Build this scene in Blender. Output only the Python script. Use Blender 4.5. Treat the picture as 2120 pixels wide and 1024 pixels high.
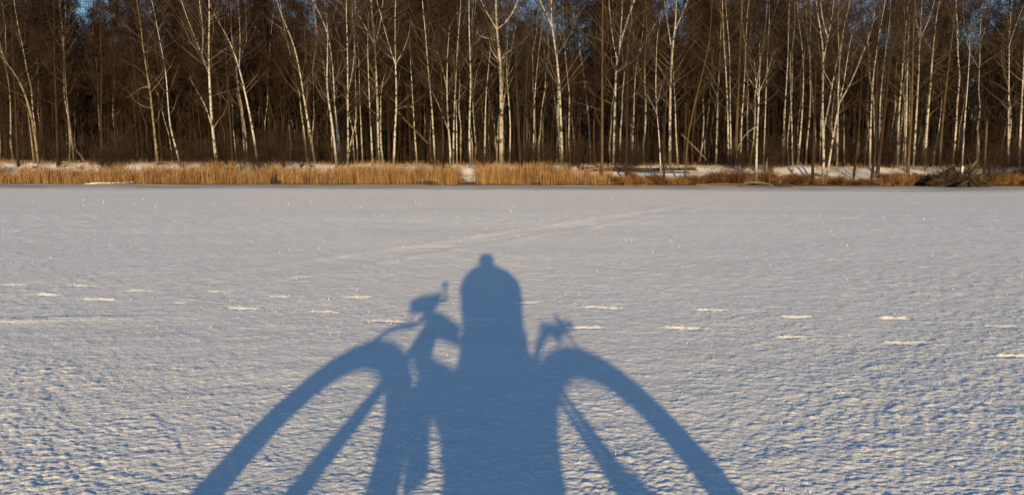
import bpy, bmesh, math, random
import numpy as np
from mathutils import Vector, Matrix

for o in list(bpy.data.objects):
    bpy.data.objects.remove(o)
S = bpy.context.scene
COL = S.collection

# ------------------------------------------------------------------ camera
CAM_H = 1.17
F_PX, PX0, PY0, HORIZON = 1600.0, 1060.0, 512.0, 346.0      # pixel geometry of the photograph
PITCH = math.atan((PY0 - HORIZON) / F_PX)
cam_d = bpy.data.cameras.new('camera')
cam_d.sensor_width = 36.0
cam_d.lens = F_PX / 2120.0 * 36.0
cam_d.clip_start = 0.02
cam_d.clip_end = 2000.0
cam = bpy.data.objects.new('camera', cam_d)
COL.objects.link(cam)
cam.location = (0, 0, CAM_H)
cam.rotation_euler = (math.pi / 2 - PITCH, 0, 0)
S.camera = cam

# ------------------------------------------------------------------ sky, sun, exposure
TE, AZ = 0.1481, -0.0373                   # tan(sun elevation), direction the light travels
SUN_EL = math.atan(TE)
w = bpy.data.worlds.new('World')
S.world = w
w.use_nodes = True
nt = w.node_tree
bg = nt.nodes['Background']
sky = nt.nodes.new('ShaderNodeTexSky')
sky.sky_type = 'NISHITA'
sky.sun_disc = False
sky.sun_elevation = SUN_EL
sky.sun_rotation = math.pi + AZ
sky.air_density = 1.0
sky.dust_density = 0.3
sky.ozone_density = 3.4
nt.links.new(sky.outputs[0], bg.inputs[0])
bg.inputs[1].default_value = 0.134
sun_d = bpy.data.lights.new('sun', 'SUN')
sun_d.energy = 4.6
sun_d.angle = math.radians(0.5)
sun_d.color = (1.0, 0.71, 0.325)
sun = bpy.data.objects.new('sun', sun_d)
COL.objects.link(sun)
ldir = Vector((math.sin(AZ), math.cos(AZ), -TE)).normalized()
sun.rotation_euler = ldir.to_track_quat('-Z', 'Y').to_euler()
S.view_settings.view_transform = 'Standard'
S.view_settings.look = 'None'
S.view_settings.gamma = 1.0
S.view_settings.use_curve_mapping = False
S.view_settings.exposure = 0.31
S.cycles.max_bounces = 6
S.cycles.diffuse_bounces = 3

# ------------------------------------------------------------------ pixel -> world
CP, SP = math.cos(PITCH), math.sin(PITCH)


def ray(px, py):
    x = (px - PX0) / F_PX
    v = (PY0 - py) / F_PX
    return np.array([x, CP + v * SP, -SP + v * CP])


def at(px, py, Y):
    d = ray(px, py)
    return np.array([0, 0, CAM_H]) + d * (Y / d[1])


def on_ice(px, py):
    d = ray(px, py)
    k = -CAM_H / d[2]
    return d[0] * k, d[1] * k


def proj(x, y, z):
    z = z - CAM_H
    dep = y * CP - z * SP
    up = y * SP + z * CP
    return PX0 + F_PX * x / dep, PY0 - F_PX * up / dep


# ------------------------------------------------------------------ noise
_r = np.random.RandomState(5)
_perm = _r.permutation(4096)
_gr = _r.uniform(0, 2 * np.pi, 4096)
_gx, _gy = np.cos(_gr), np.sin(_gr)


def perlin(x, y, seed=0):
    x = np.asarray(x, float) + seed * 17.31
    y = np.asarray(y, float) - seed * 9.77
    xi = np.floor(x).astype(np.int64)
    yi = np.floor(y).astype(np.int64)
    fx, fy = x - xi, y - yi
    u = fx * fx * fx * (fx * (fx * 6 - 15) + 10)
    v = fy * fy * fy * (fy * (fy * 6 - 15) + 10)

    def g(ix, iy, dx, dy):
        h = _perm[(_perm[ix & 4095] + iy) & 4095]
        return _gx[h] * dx + _gy[h] * dy
    a = g(xi, yi, fx, fy)
    b = g(xi + 1, yi, fx - 1, fy)
    c = g(xi, yi + 1, fx, fy - 1)
    d = g(xi + 1, yi + 1, fx - 1, fy - 1)
    return 1.5 * ((a * (1 - u) + b * u) * (1 - v) + (c * (1 - u) + d * u) * v)


def sstep(a, b, x):
    t = np.clip((x - a) / (b - a), 0, 1)
    return t * t * (3 - 2 * t)


# ------------------------------------------------------------------ materials
def new_mat(name):
    m = bpy.data.materials.new(name)
    m.use_nodes = True
    t = m.node_tree
    return m, t, t.nodes['Principled BSDF']


def N(t, kind, **kw):
    n = t.nodes.new(kind)
    for k, v in kw.items():
        setattr(n, k, v)
    return n


def ramp(t, fac, stops):
    r = N(t, 'ShaderNodeValToRGB')
    e = r.color_ramp.elements
    while len(e) < len(stops):
        e.new(0.5)
    for i, (p, c) in enumerate(stops):
        e[i].position = p
        e[i].color = (c[0], c[1], c[2], 1)
    t.links.new(fac, r.inputs[0])
    return r.outputs[0]


def noise(t, vec, scale, detail=3, rough=0.6):
    n = N(t, 'ShaderNodeTexNoise')
    n.inputs['Scale'].default_value = scale
    n.inputs['Detail'].default_value = detail
    n.inputs['Roughness'].default_value = rough
    if vec is not None:
        t.links.new(vec, n.inputs['Vector'])
    return n.outputs['Fac']


def objvec(t, scale=(1, 1, 1), rnd=True):
    c = N(t, 'ShaderNodeTexCoord')
    mp = N(t, 'ShaderNodeMapping')
    mp.inputs['Scale'].default_value = scale
    t.links.new(c.outputs['Object'], mp.inputs['Vector'])
    if rnd:
        oi = N(t, 'ShaderNodeObjectInfo')
        ml = N(t, 'ShaderNodeMath', operation='MULTIPLY')
        ml.inputs[1].default_value = 37.0
        t.links.new(oi.outputs['Random'], ml.inputs[0])
        ad = N(t, 'ShaderNodeVectorMath', operation='ADD')
        t.links.new(mp.outputs[0], ad.inputs[0])
        t.links.new(ml.outputs[0], ad.inputs[1])
        return ad.outputs[0]
    return mp.outputs[0]


def mixc(t, fac, a, b, mode='MIX'):
    m = N(t, 'ShaderNodeMix', data_type='RGBA', blend_type=mode)
    for sock, v in ((m.inputs['Factor'], fac), (m.inputs['A'], a), (m.inputs['B'], b)):
        pass
    fi, ai, bi = m.inputs[0], m.inputs[6], m.inputs[7]
    for sock, v in ((fi, fac), (ai, a), (bi, b)):
        if isinstance(v, (int, float)):
            sock.default_value = v
        elif isinstance(v, tuple):
            sock.default_value = (v[0], v[1], v[2], 1)
        else:
            t.links.new(v, sock)
    return m.outputs[2]


def bump(t, b, h, strength, dist=0.02):
    n = N(t, 'ShaderNodeBump')
    n.inputs['Strength'].default_value = strength
    n.inputs['Distance'].default_value = dist
    t.links.new(h, n.inputs['Height'])
    t.links.new(n.outputs[0], b.inputs['Normal'])


MAT = {}


def simple_mat(key, stops, scale=4.0, vec=(1, 1, 1), rough=0.8, spec=0.2, bmp=0.0, metal=0.0):
    m, t, b = new_mat(key)
    v = objvec(t, vec)
    f = noise(t, v, scale)
    t.links.new(ramp(t, f, stops), b.inputs['Base Color'])
    b.inputs['Roughness'].default_value = rough
    b.inputs['Specular IOR Level'].default_value = spec
    b.inputs['Metallic'].default_value = metal
    if bmp:
        bump(t, b, f, bmp)
    MAT[key] = m
    return m


def birch_bark(key, pale, cream, mark):
    m, t, b = new_mat(key)
    v1 = objvec(t, (3.2, 3.2, 3.4))
    f1 = noise(t, v1, 1.0, 2, 0.5)                       # horizontal dark bands
    v2 = objvec(t, (1.0, 1.0, 0.35))
    f2 = noise(t, v2, 1.2, 2)
    v3 = objvec(t, (7, 7, 11))
    f3 = noise(t, v3, 1.0, 2)
    base = ramp(t, f2, [(0.3, pale), (0.7, cream)])
    k1 = ramp(t, f1, [(0.0, (1, 1, 1)), (0.38, (1, 1, 1)), (0.45, (0, 0, 0))])
    k3 = ramp(t, f3, [(0.0, (1, 1, 1)), (0.37, (1, 1, 1)), (0.43, (0, 0, 0))])
    c = mixc(t, k1, base, mark)
    c = mixc(t, k3, c, mark)
    sp = N(t, 'ShaderNodeSeparateXYZ')
    tc = N(t, 'ShaderNodeTexCoord')
    t.links.new(tc.outputs['Object'], sp.inputs[0])
    sm = N(t, 'ShaderNodeMath', operation='MULTIPLY_ADD')
    t.links.new(f3, sm.inputs[0])
    sm.inputs[1].default_value = -1.5
    t.links.new(sp.outputs[2], sm.inputs[2])
    kb = ramp(t, sm.outputs[0], [(0.0, (.85, .85, .85)), (0.55, (0, 0, 0))])     # rough dark bark at the foot
    c = mixc(t, kb, c, (0.10, 0.08, 0.06))
    t.links.new(c, b.inputs['Base Color'])
    b.inputs['Roughness'].default_value = 0.75
    b.inputs['Specular IOR Level'].default_value = 0.2
    MAT[key] = m


birch_bark('birch_bark', (0.52, 0.51, 0.50), (0.33, 0.31, 0.285), (0.05, 0.035, 0.025))
birch_bark('shaded_birch_bark', (0.36, 0.35, 0.335), (0.19, 0.165, 0.14), (0.04, 0.03, 0.022))  # darker copy of birch bark: shade inside the wood put into the colour
birch_bark('yellow_bark', (0.27, 0.22, 0.14), (0.19, 0.145, 0.09), (0.06, 0.04, 0.025))
simple_mat('tan_bark', [(0.3, (0.125, 0.092, 0.058)), (0.7, (0.065, 0.046, 0.03))], 3.0, (1.5, 1.5, 0.5), 0.9, 0.1)
simple_mat('dark_bark', [(0.3, (0.055, 0.036, 0.024)), (0.7, (0.022, 0.015, 0.011))], 2.0, (2, 2, 0.6), 0.9, 0.1)
simple_mat('pale_branch', [(0.3, (0.28, 0.24, 0.19)), (0.65, (0.08, 0.058, 0.04))], 0.8, (1, 1, 1), 0.85, 0.1)
simple_mat('brown_twig', [(0.3, (0.062, 0.040, 0.029)), (0.7, (0.026, 0.018, 0.014))], 0.6, (1, 1, 1), 0.9, 0.05)
simple_mat('dark_twig', [(0.3, (0.055, 0.036, 0.027)), (0.7, (0.022, 0.015, 0.012))], 0.35, (1, 1, 1), 0.9, 0.05)
simple_mat('reed', [(0.3, (0.46, 0.30, 0.145)), (0.5, (0.32, 0.19, 0.082)), (0.68, (0.14, 0.076, 0.036))],
           1.0, (2.6, 2.6, 0.35), 0.8, 0.15)
simple_mat('dry_grass', [(0.3, (0.36, 0.22, 0.10)), (0.55, (0.24, 0.13, 0.055)), (0.75, (0.09, 0.05, 0.025))],
           1.6, (1, 1, 1), 0.85, 0.1)
simple_mat('dead_grass', [(0.3, (0.20, 0.115, 0.055)), (0.55, (0.12, 0.066, 0.032)), (0.75, (0.05, 0.03, 0.017))],
           2.2, (1, 1, 1), 0.9, 0.1)
simple_mat('dead_wood', [(0.3, (0.22, 0.175, 0.125)), (0.7, (0.10, 0.072, 0.048))], 3.0, (1, 1, 1), 0.85, 0.1)
simple_mat('dark_wood', [(0.3, (0.075, 0.05, 0.034)), (0.7, (0.03, 0.021, 0.015))], 3.0, (1, 1, 1), 0.9, 0.1)
simple_mat('root_soil', [(0.3, (0.055, 0.038, 0.025)), (0.7, (0.018, 0.013, 0.010))], 2.5, (1, 1, 1), 0.95, 0.05, 0.6)
simple_mat('rotten_wood', [(0.3, (0.30, 0.17, 0.08)), (0.7, (0.12, 0.07, 0.04))], 2.0, (1, 1, 0.6), 0.9, 0.1)
simple_mat('snow_clump', [(0.3, (0.80, 0.81, 0.83)), (0.7, (0.70, 0.71, 0.73))], 3.0, (1, 1, 1), 0.7, 0.2, 0.5)
# bicycle, rider
simple_mat('rubber', [(0.3, (0.02, 0.02, 0.02)), (0.7, (0.035, 0.035, 0.035))], 8.0, rough=0.85, spec=0.2)
simple_mat('black_metal', [(0.3, (0.02, 0.02, 0.022)), (0.7, (0.03, 0.03, 0.032))], 5.0, rough=0.4, spec=0.4)
simple_mat('frame_paint', [(0.3, (0.05, 0.12, 0.14)), (0.7, (0.06, 0.14, 0.16))], 2.0, rough=0.35, spec=0.5)
simple_mat('steel', [(0.3, (0.5, 0.5, 0.5)), (0.7, (0.6, 0.6, 0.6))], 5.0, rough=0.3, metal=1.0)
simple_mat('jacket_cloth', [(0.3, (0.03, 0.035, 0.05)), (0.7, (0.045, 0.05, 0.07))], 6.0, rough=0.8)
simple_mat('trouser_cloth', [(0.3, (0.025, 0.025, 0.028)), (0.7, (0.04, 0.04, 0.045))], 6.0, rough=0.85)
simple_mat('knit', [(0.3, (0.05, 0.05, 0.06)), (0.7, (0.09, 0.09, 0.10))], 60.0, rough=0.95, bmp=0.4)
simple_mat('skin', [(0.3, (0.55, 0.36, 0.27)), (0.7, (0.48, 0.30, 0.22))], 6.0, rough=0.55, spec=0.35)
simple_mat('leather', [(0.3, (0.03, 0.022, 0.018)), (0.7, (0.05, 0.036, 0.028))], 9.0, rough=0.6)
simple_mat('glass_black', [(0.3, (0.01, 0.01, 0.012)), (0.7, (0.015, 0.015, 0.017))], 3.0, rough=0.1, spec=0.6)
simple_mat('red_plastic', [(0.3, (0.4, 0.02, 0.02)), (0.7, (0.45, 0.03, 0.02))], 3.0, rough=0.3)

SHORE0, SHORE_K = 50.6, -0.118        # the far shore runs slightly oblique to the view


def shore(x):
    x = np.asarray(x, float)
    return SHORE0 + SHORE_K * x + 0.55 * perlin(x / 9.0, x * 0 + .3, 3) + 0.25 * perlin(x / 2.6, x * 0 + .7, 4)


def snow_material():
    m, t, b = new_mat('snow')
    c = N(t, 'ShaderNodeTexCoord')
    P = c.outputs['Object']
    # bare, wind-swept ice in a narrow band along the far shore
    sep = N(t, 'ShaderNodeSeparateXYZ')
    t.links.new(P, sep.inputs[0])
    kx = N(t, 'ShaderNodeMath', operation='MULTIPLY_ADD')
    t.links.new(sep.outputs[0], kx.inputs[0])
    kx.inputs[1].default_value = -SHORE_K
    t.links.new(sep.outputs[1], kx.inputs[2])
    mp = N(t, 'ShaderNodeMapping')
    mp.inputs['Scale'].default_value = (0.06, 0.30, 1)
    t.links.new(P, mp.inputs['Vector'])
    nf = noise(t, mp.outputs[0], 1.0, 4, 0.65)
    ad = N(t, 'ShaderNodeMath', operation='MULTIPLY_ADD')
    t.links.new(nf, ad.inputs[0])
    ad.inputs[1].default_value = 16.0
    t.links.new(kx.outputs[0], ad.inputs[2])
    mr = N(t, 'ShaderNodeMapRange')
    mr.inputs['From Min'].default_value = SHORE0 + 8.0 - 12.0
    mr.inputs['From Max'].default_value = SHORE0 + 8.0 - 7.0
    t.links.new(ad.outputs[0], mr.inputs['Value'])
    mp2 = N(t, 'ShaderNodeMapping')
    mp2.inputs['Scale'].default_value = (0.35, 0.8, 1)
    t.links.new(P, mp2.inputs['Vector'])
    tone = ramp(t, noise(t, mp2.outputs[0], 0.5, 4, 0.6), [(0.3, (0.84, 0.845, 0.86)), (0.7, (0.91, 0.912, 0.92))])
    ice = ramp(t, noise(t, mp.outputs[0], 3.0, 3), [(0.42, (0.24, 0.25, 0.27)), (0.60, (0.66, 0.67, 0.69))])
    t.links.new(mixc(t, mr.outputs[0], tone, ice), b.inputs['Base Color'])
    b.inputs['Roughness'].default_value = 0.65
    b.inputs['Specular IOR Level'].default_value = 0.25
    b.inputs['Diffuse Roughness'].default_value = 0.16
    mp3 = N(t, 'ShaderNodeMapping')
    mp3.inputs['Scale'].default_value = (1, 1, 1)
    t.links.new(P, mp3.inputs['Vector'])
    h1 = noise(t, mp3.outputs[0], 45.0, 4, 0.75)
    bump(t, b, h1, 0.8, 0.02)
    MAT['snow'] = m


def bank_material():
    m, t, b = new_mat('bank_soil')
    c = N(t, 'ShaderNodeTexCoord')
    P = c.outputs['Object']
    f = noise(t, P, 0.9, 6, 0.65)
    litter = ramp(t, noise(t, P, 2.5, 4), [(0.35, (0.20, 0.12, 0.06)), (0.65, (0.07, 0.042, 0.024))])
    at_ = N(t, 'ShaderNodeAttribute')
    at_.attribute_name = 'snow'
    ad = N(t, 'ShaderNodeMath', operation='ADD')
    t.links.new(f, ad.inputs[0])
    t.links.new(at_.outputs['Fac'], ad.inputs[1])
    k = ramp(t, ad.outputs[0], [(0.47, (0, 0, 0)), (0.56, (1, 1, 1))])
    t.links.new(mixc(t, k, litter, (0.76, 0.76, 0.77)), b.inputs['Base Color'])
    b.inputs['Roughness'].default_value = 0.85
    b.inputs['Specular IOR Level'].default_value = 0.1
    bump(t, b, noise(t, P, 6.0, 5, 0.7), 0.8, 0.12)
    MAT['bank_soil'] = m


snow_material()
bank_material()


# ------------------------------------------------------------------ mesh helpers
class MB:
    """collects quads (and triangles) of one mesh"""

    def __init__(s):
        s.v, s.f, s.m, s.n = [], [], [], 0

    def add(s, v, f, mi=0):
        v = np.asarray(v, float).reshape(-1, 3)
        f = np.asarray(f, int).reshape(-1, 4)
        s.v.append(v)
        s.f.append(f + s.n)
        s.m.append(np.full(len(f), mi))
        s.n += len(v)

    def tube(s, P, R, sides=6, mi=0, cap=False):
        P = np.asarray(P, float)
        R = np.asarray(R, float)
        n = len(P)
        T = np.gradient(P, axis=0)
        T /= np.linalg.norm(T, axis=1)[:, None] + 1e-9
        ref = np.array([1., 0, 0]) if abs(T[:, 0]).mean() < 0.7 else np.array([0, 0, 1.])
        A = np.cross(T, ref)
        A /= np.linalg.norm(A, axis=1)[:, None] + 1e-9
        B = np.cross(T, A)
        an = np.arange(sides) * 2 * np.pi / sides
        V = P[:, None, :] + R[:, None, None] * (np.cos(an)[None, :, None] * A[:, None, :] + np.sin(an)[None, :, None] * B[:, None, :])
        i = np.arange(n - 1)[:, None] * sides
        j = np.arange(sides)[None, :]
        k = (np.arange(sides)[None, :] + 1) % sides
        F = np.stack([i + j, i + k, i + k + sides, i + j + sides], -1).reshape(-1, 4)
        s.add(V.reshape(-1, 3), F, mi)
        if cap:
            for e, row in ((0, 0), (n - 1, n - 1)):
                c = np.vstack([V[row], P[row][None]])
                jj = np.arange(sides)
                kk = (jj + 1) % sides
                if e == 0:
                    F2 = np.stack([kk, jj, np.full(sides, sides), np.full(sides, sides)], -1)
                else:
                    F2 = np.stack([jj, kk, np.full(sides, sides), np.full(sides, sides)], -1)
                s.add(c, F2, mi)

    def ribbons(s, A, B, wa, wb, rng, mi=0, bend=None):
        """thin blades from A to B (n,3); optional mid-point offset"""
        n = len(A)
        D = B - A
        r = rng.normal(size=(n, 3))
        W = np.cross(D, r)
        W /= np.linalg.norm(W, axis=1)[:, None] + 1e-9
        wa = np.broadcast_to(wa, (n,))[:, None] * .5
        wb = np.broadcast_to(wb, (n,))[:, None] * .5
        if bend is None:
            V = np.stack([A - W * wa, A + W * wa, B + W * wb, B - W * wb], 1)
            F = (np.arange(n) * 4)[:, None] + np.arange(4)[None]
        else:
            M = (A + B) / 2 + bend
            wm = (wa + wb) / 2
            V = np.stack([A - W * wa, A + W * wa, M + W * wm, M - W * wm, B + W * wb, B - W * wb], 1)
            q = np.array([[0, 1, 2, 3], [3, 2, 4, 5]])
            F = ((np.arange(n) * 6)[:, None, None] + q[None]).reshape(-1, 4)
        s.add(V.reshape(-1, 3), F, mi)

    def mesh(s, name, mats, smooth=True):
        me = bpy.data.meshes.new(name)
        if s.n:
            V = np.concatenate(s.v)
            F = np.concatenate(s.f)
            MI = np.concatenate(s.m)
            tri = F[:, 2] == F[:, 3]
            cnt = np.where(tri, 3, 4)
            keep = np.ones(F.shape, bool)
            keep[tri, 3] = False
            me.vertices.add(len(V))
            me.vertices.foreach_set('co', V.ravel())
            me.loops.add(int(cnt.sum()))
            me.loops.foreach_set('vertex_index', F[keep])
            me.polygons.add(len(F))
            st = np.concatenate([[0], np.cumsum(cnt)[:-1]])
            me.polygons.foreach_set('loop_start', st)
            me.polygons.foreach_set('loop_total', cnt)
            me.polygons.foreach_set('material_index', MI)
            me.polygons.foreach_set('use_smooth', np.full(len(F), smooth))
            me.update(calc_edges=True)
        for k in mats:
            me.materials.append(MAT[k])
        return me


def link(name, data, parent=None, loc=None, rot=None, scale=None):
    o = bpy.data.objects.new(name, data)
    COL.objects.link(o)
    if parent is not None:
        o.parent = parent
    if loc is not None:
        o.location = loc
    if rot is not None:
        o.rotation_euler = rot
    if scale is not None:
        o.scale = scale
    return o


def tag(o, label=None, cat=None, group=None, kind=None):
    for k, v in (('label', label), ('category', cat), ('group', group), ('kind', kind)):
        if v:
            o[k] = v
    return o


# ------------------------------------------------------------------ the frozen river
FOOT = [(25, 589), (170, 591), (285, 602), (450, 603), (580, 614), (740, 615), (900, 628), (1085, 626), (1250, 637),
        (1465, 642), (1655, 657), (1855, 659), (2080, 675),
        (95, 610), (200, 620), (370, 627), (500, 639), (670, 645), (800, 665), (1010, 663), (1205, 680), (1420, 679),
        (1640, 698), (1880, 709), (2110, 736)]


def snow_height(x, y):
    d = np.hypot(x, y)
    z = 0.010 * perlin(x / 2.6, y / 2.1, 1) + 0.004 * perlin(x / 0.7, y / 0.7, 2)
    xr = x * 0.96 + y * 0.28
    yr = -x * 0.28 + y * 0.96
    wx = 0.6 * perlin(x / 0.23, y / 0.23, 6)
    wy = 0.6 * perlin(x / 0.21, y / 0.21, 16)
    patch = sstep(-0.35, 0.45, perlin(x / 1.7, y / 1.7, 7) + 0.5 * perlin(x / 0.5, y / 0.5, 8))
    fade = np.clip(1 - (d - 18) / 22, 0.0, 1)
    n0 = perlin(xr / 0.22, yr / 0.20, 12)
    n1 = perlin(xr / 0.085 + wx, yr / 0.085 + wy, 9)
    n2 = perlin(xr / 0.044 + wy, yr / 0.046 + wx, 10)
    n3 = perlin(xr / 0.021, yr / 0.022, 11)
    near = np.clip((d - 2.0) / 9.0, 0, 1)
    crust = (np.maximum(n1 + 0.05, 0) ** 1.4 * 0.0062 - np.maximum(-n1 - .3, 0) * 0.0045
             + np.maximum(n2 - .05, 0) ** 1.1 * 0.0078 * (1 - .1 * near) + n3 * 0.0050 * (1 - .6 * near)) * (0.72 + 0.28 * patch)
    z = z + crust * fade + n0 * 0.003 * np.clip(1 - (d - 30) / 25, 0, 1)
    far1 = sstep(5, 9, d) * np.clip(1 - (d - 22) / 14, 0, 1)
    far2 = sstep(11, 18, d) * np.clip(1 - (d - 38) / 12, 0, 1)
    z = z + 0.0065 * far1 * np.maximum(perlin(x / .125 + wx, y / .16, 13), -.1) + 0.012 * far2 * np.maximum(perlin(x / .30, y / .45 + wy, 14), -.15)
    # footprints crossing the snow
    for i, (px, py) in enumerate(FOOT):
        fx, fy = on_ice(px, py)
        rr = random.Random(i)
        a = -0.10 + rr.uniform(-.12, .12)
        L, W, D = rr.uniform(.09, .17), rr.uniform(.036, .05), rr.uniform(.009, .018)
        near = (np.abs(x - fx) < .5) & (np.abs(y - fy) < .5)
        if not near.any():
            continue
        dx, dy = x[near] - fx, y[near] - fy
        u = (dx * math.cos(a) + dy * math.sin(a)) / L
        v = (-dx * math.sin(a) + dy * math.cos(a)) / W
        r = np.sqrt(np.abs(u) ** 2.6 + np.abs(v) ** 2.2) + 0.5 * perlin(dx / .07, dy / .06, i)
        zz = z[near]
        hole = 1 - sstep(0.72, 1.05, r)
        rim = np.exp(-((r - 1.15) / 0.16) ** 2)
        z[near] = zz * (1 - .6 * hole) - D * hole + 0.006 * rim * (v > 0)
    # an older, half drifted-over wheel track running off to the far shore
    (ax, ay), (bx, by) = on_ice(560, 566), on_ice(1470, 421)
    L = math.hypot(bx - ax, by - ay)
    tx, ty = (bx - ax) / L, (by - ay) / L
    al = (x - ax) * tx + (y - ay) * ty
    ac = -(x - ax) * ty + (y - ay) * tx + 0.10 * perlin(al / 2.0, al * 0, 21)
    on = sstep(-1, 1.5, al) * (1 - sstep(L - 3, L + 1, al)) * (0.75 + 0.35 * sstep(-.2, .3, perlin(al / 1.1, al * 0, 22)))
    z = z + on * (-0.013 * np.exp(-(ac / 0.33) ** 4) + 0.010 * np.exp(-((np.abs(ac) - .46) / .13) ** 2)) * (1 + .7 * perlin(x / .35, y / .3, 23))
    # a wind-packed drift line at the left
    (cx, cy) = on_ice(60, 662)
    z = z + 0.014 * np.exp(-((x - cx) / 0.9) ** 2 - ((y - cy - 0.1 * (x - cx)) / 0.10) ** 2) * (1 + .6 * perlin(x / .12, y / .08, 31))
    return z


def build_snow():
    rows = [1.8]
    while rows[-1] < 19:
        rows.append(rows[-1] * (1.0023 if rows[-1] > 2.45 else 1.006))
    while rows[-1] < 90:
        rows.append(rows[-1] * 1.008)
    rows = np.array(rows)
    step = 0.0034
    uf = np.arange(-0.72, 0.7201, step)
    ext = [uf[-1]]
    s = step
    while ext[-1] < 7:
        s *= 1.04 if ext[-1] < 1.4 else 1.3
        ext.append(ext[-1] + s)
    ext = np.array(ext[1:])
    u = np.concatenate([-ext[::-1], uf, ext])
    X = rows[:, None] * u[None, :]
    Y = np.repeat(rows[:, None], len(u), 1)
    Z = snow_height(X.ravel(), Y.ravel())
    Z = Z * (1 - .7 * sstep(1.1, 2.2, np.abs(u)))[None, :].repeat(len(rows), 0).ravel()
    mb = MB()
    nr, nc = len(rows), len(u)
    i = (np.arange(nr - 1)[:, None] * nc + np.arange(nc - 1)[None, :]).ravel()
    mb.add(np.stack([X.ravel(), Y.ravel(), Z], 1), np.stack([i, i + 1, i + nc + 1, i + nc], 1))
    o = link('snow_covered_ice', mb.mesh('snow_covered_ice', ['snow']))
    tag(o, kind='structure')
    # the river behind and beside the photographer
    mb = MB()
    ys = [-400, -60, -10, -3, 0, 1.95, 2.4, 20, 120]
    zs = [0, 0, 0, 0, 0, -0.004, -0.09, -0.09, -0.09]
    xs = [-500, -60, -10, -3, 0, 3, 10, 60, 500]
    V = [(x, y, z) for y, z in zip(ys, zs) for x in xs]
    Fq = [(r * 9 + c, r * 9 + c + 1, r * 9 + c + 10, r * 9 + c + 9) for r in range(8) for c in range(8)]
    mb.add(V, Fq)
    o = link('river_ice', mb.mesh('river_ice', ['snow']))
    tag(o, kind='structure')


build_snow()



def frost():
    """oversized matte frost flakes, added to stand in for sun glints"""
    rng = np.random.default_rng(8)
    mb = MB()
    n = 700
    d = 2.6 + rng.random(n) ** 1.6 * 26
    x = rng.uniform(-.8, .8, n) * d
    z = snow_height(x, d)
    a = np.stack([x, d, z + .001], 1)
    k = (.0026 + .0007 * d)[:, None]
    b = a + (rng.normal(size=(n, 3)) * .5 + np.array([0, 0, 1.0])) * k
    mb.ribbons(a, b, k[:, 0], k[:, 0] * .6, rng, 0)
    o = link('frost_glints', mb.mesh('frost_glints', ['snow_clump'], smooth=False))  # matte flakes put in to imitate sun glints
    tag(o, 'scattered oversized frost flakes standing in for sun glints on the snow', 'frost', kind='stuff')


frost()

# ------------------------------------------------------------------ the bank and forest floor
SP_S = [-6, 0, 0.8, 2.0, 3.6, 5.2, 8.0, 12, 25, 45, 90, 180]
SP_Z = [-.35, -.02, .10, .26, .70, 1.22, 1.33, 1.42, 1.8, 2.6, 6.5, 15.0]


def ground_z(x, y):
    x = np.asarray(x, float)
    y = np.asarray(y, float)
    s = y - shore(x)
    z = np.interp(s, SP_S, SP_Z)
    k = sstep(0.3, 4, s)
    z = z - 0.0065 * x * sstep(2, 6, s)
    return z + k * (0.16 * perlin(x / 3.1, y / 2.4, 41) + 0.09 * perlin(x / 1.1, y / .9, 42))


def build_bank():
    ss = np.concatenate([np.arange(-2, 0, .5), np.arange(0, 9, .22), np.arange(9, 30, 1.0), np.arange(30, 181, 10)])
    xs = np.arange(-150, 150.01, 0.5)
    X = np.repeat(xs[None], len(ss), 0)
    Y = shore(X) + ss[:, None]
    Z = ground_z(X.ravel(), Y.ravel())
    mb = MB()
    nc = len(xs)
    i = (np.arange(len(ss) - 1)[:, None] * nc + np.arange(nc - 1)[None]).ravel()
    mb.add(np.stack([X.ravel(), Y.ravel(), Z], 1), np.stack([i, i + 1, i + nc + 1, i + nc], 1))
    me = mb.mesh('river_bank', ['bank_soil'])
    a = me.attributes.new('snow', 'FLOAT', 'POINT')
    s = (Y - shore(X)).ravel()
    x = X.ravel()
    v = 0.13 * sstep(1.2, 3.0, s) * (1 - sstep(7, 13, s)) - 0.22 * sstep(8, 15, s) - 0.15 * (1 - sstep(0.6, 2.2, s))
    v = v - 0.02 * sstep(2, 12, x) - 0.03 * (1 - sstep(-30, -8, x))
    a.data.foreach_set('value', v)
    o = link('river_bank', me)
    tag(o, kind='structure')


build_bank()


def depth_for(px, py, lo=1.0, hi=34.0):
    """distance at which the ground shows at this pixel"""
    best, bs = 1e9, lo
    for s in np.arange(lo, hi, .1):
        Y = SHORE0 + s
        for _ in range(3):
            x = (px - PX0) / F_PX * Y
            Y = float(shore(x)) + s
        q = proj(x, Y, float(ground_z(x, Y)))[1]
        if abs(q - py) < best - .02:
            best, bs, bY = abs(q - py), s, Y
    return bY


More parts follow.
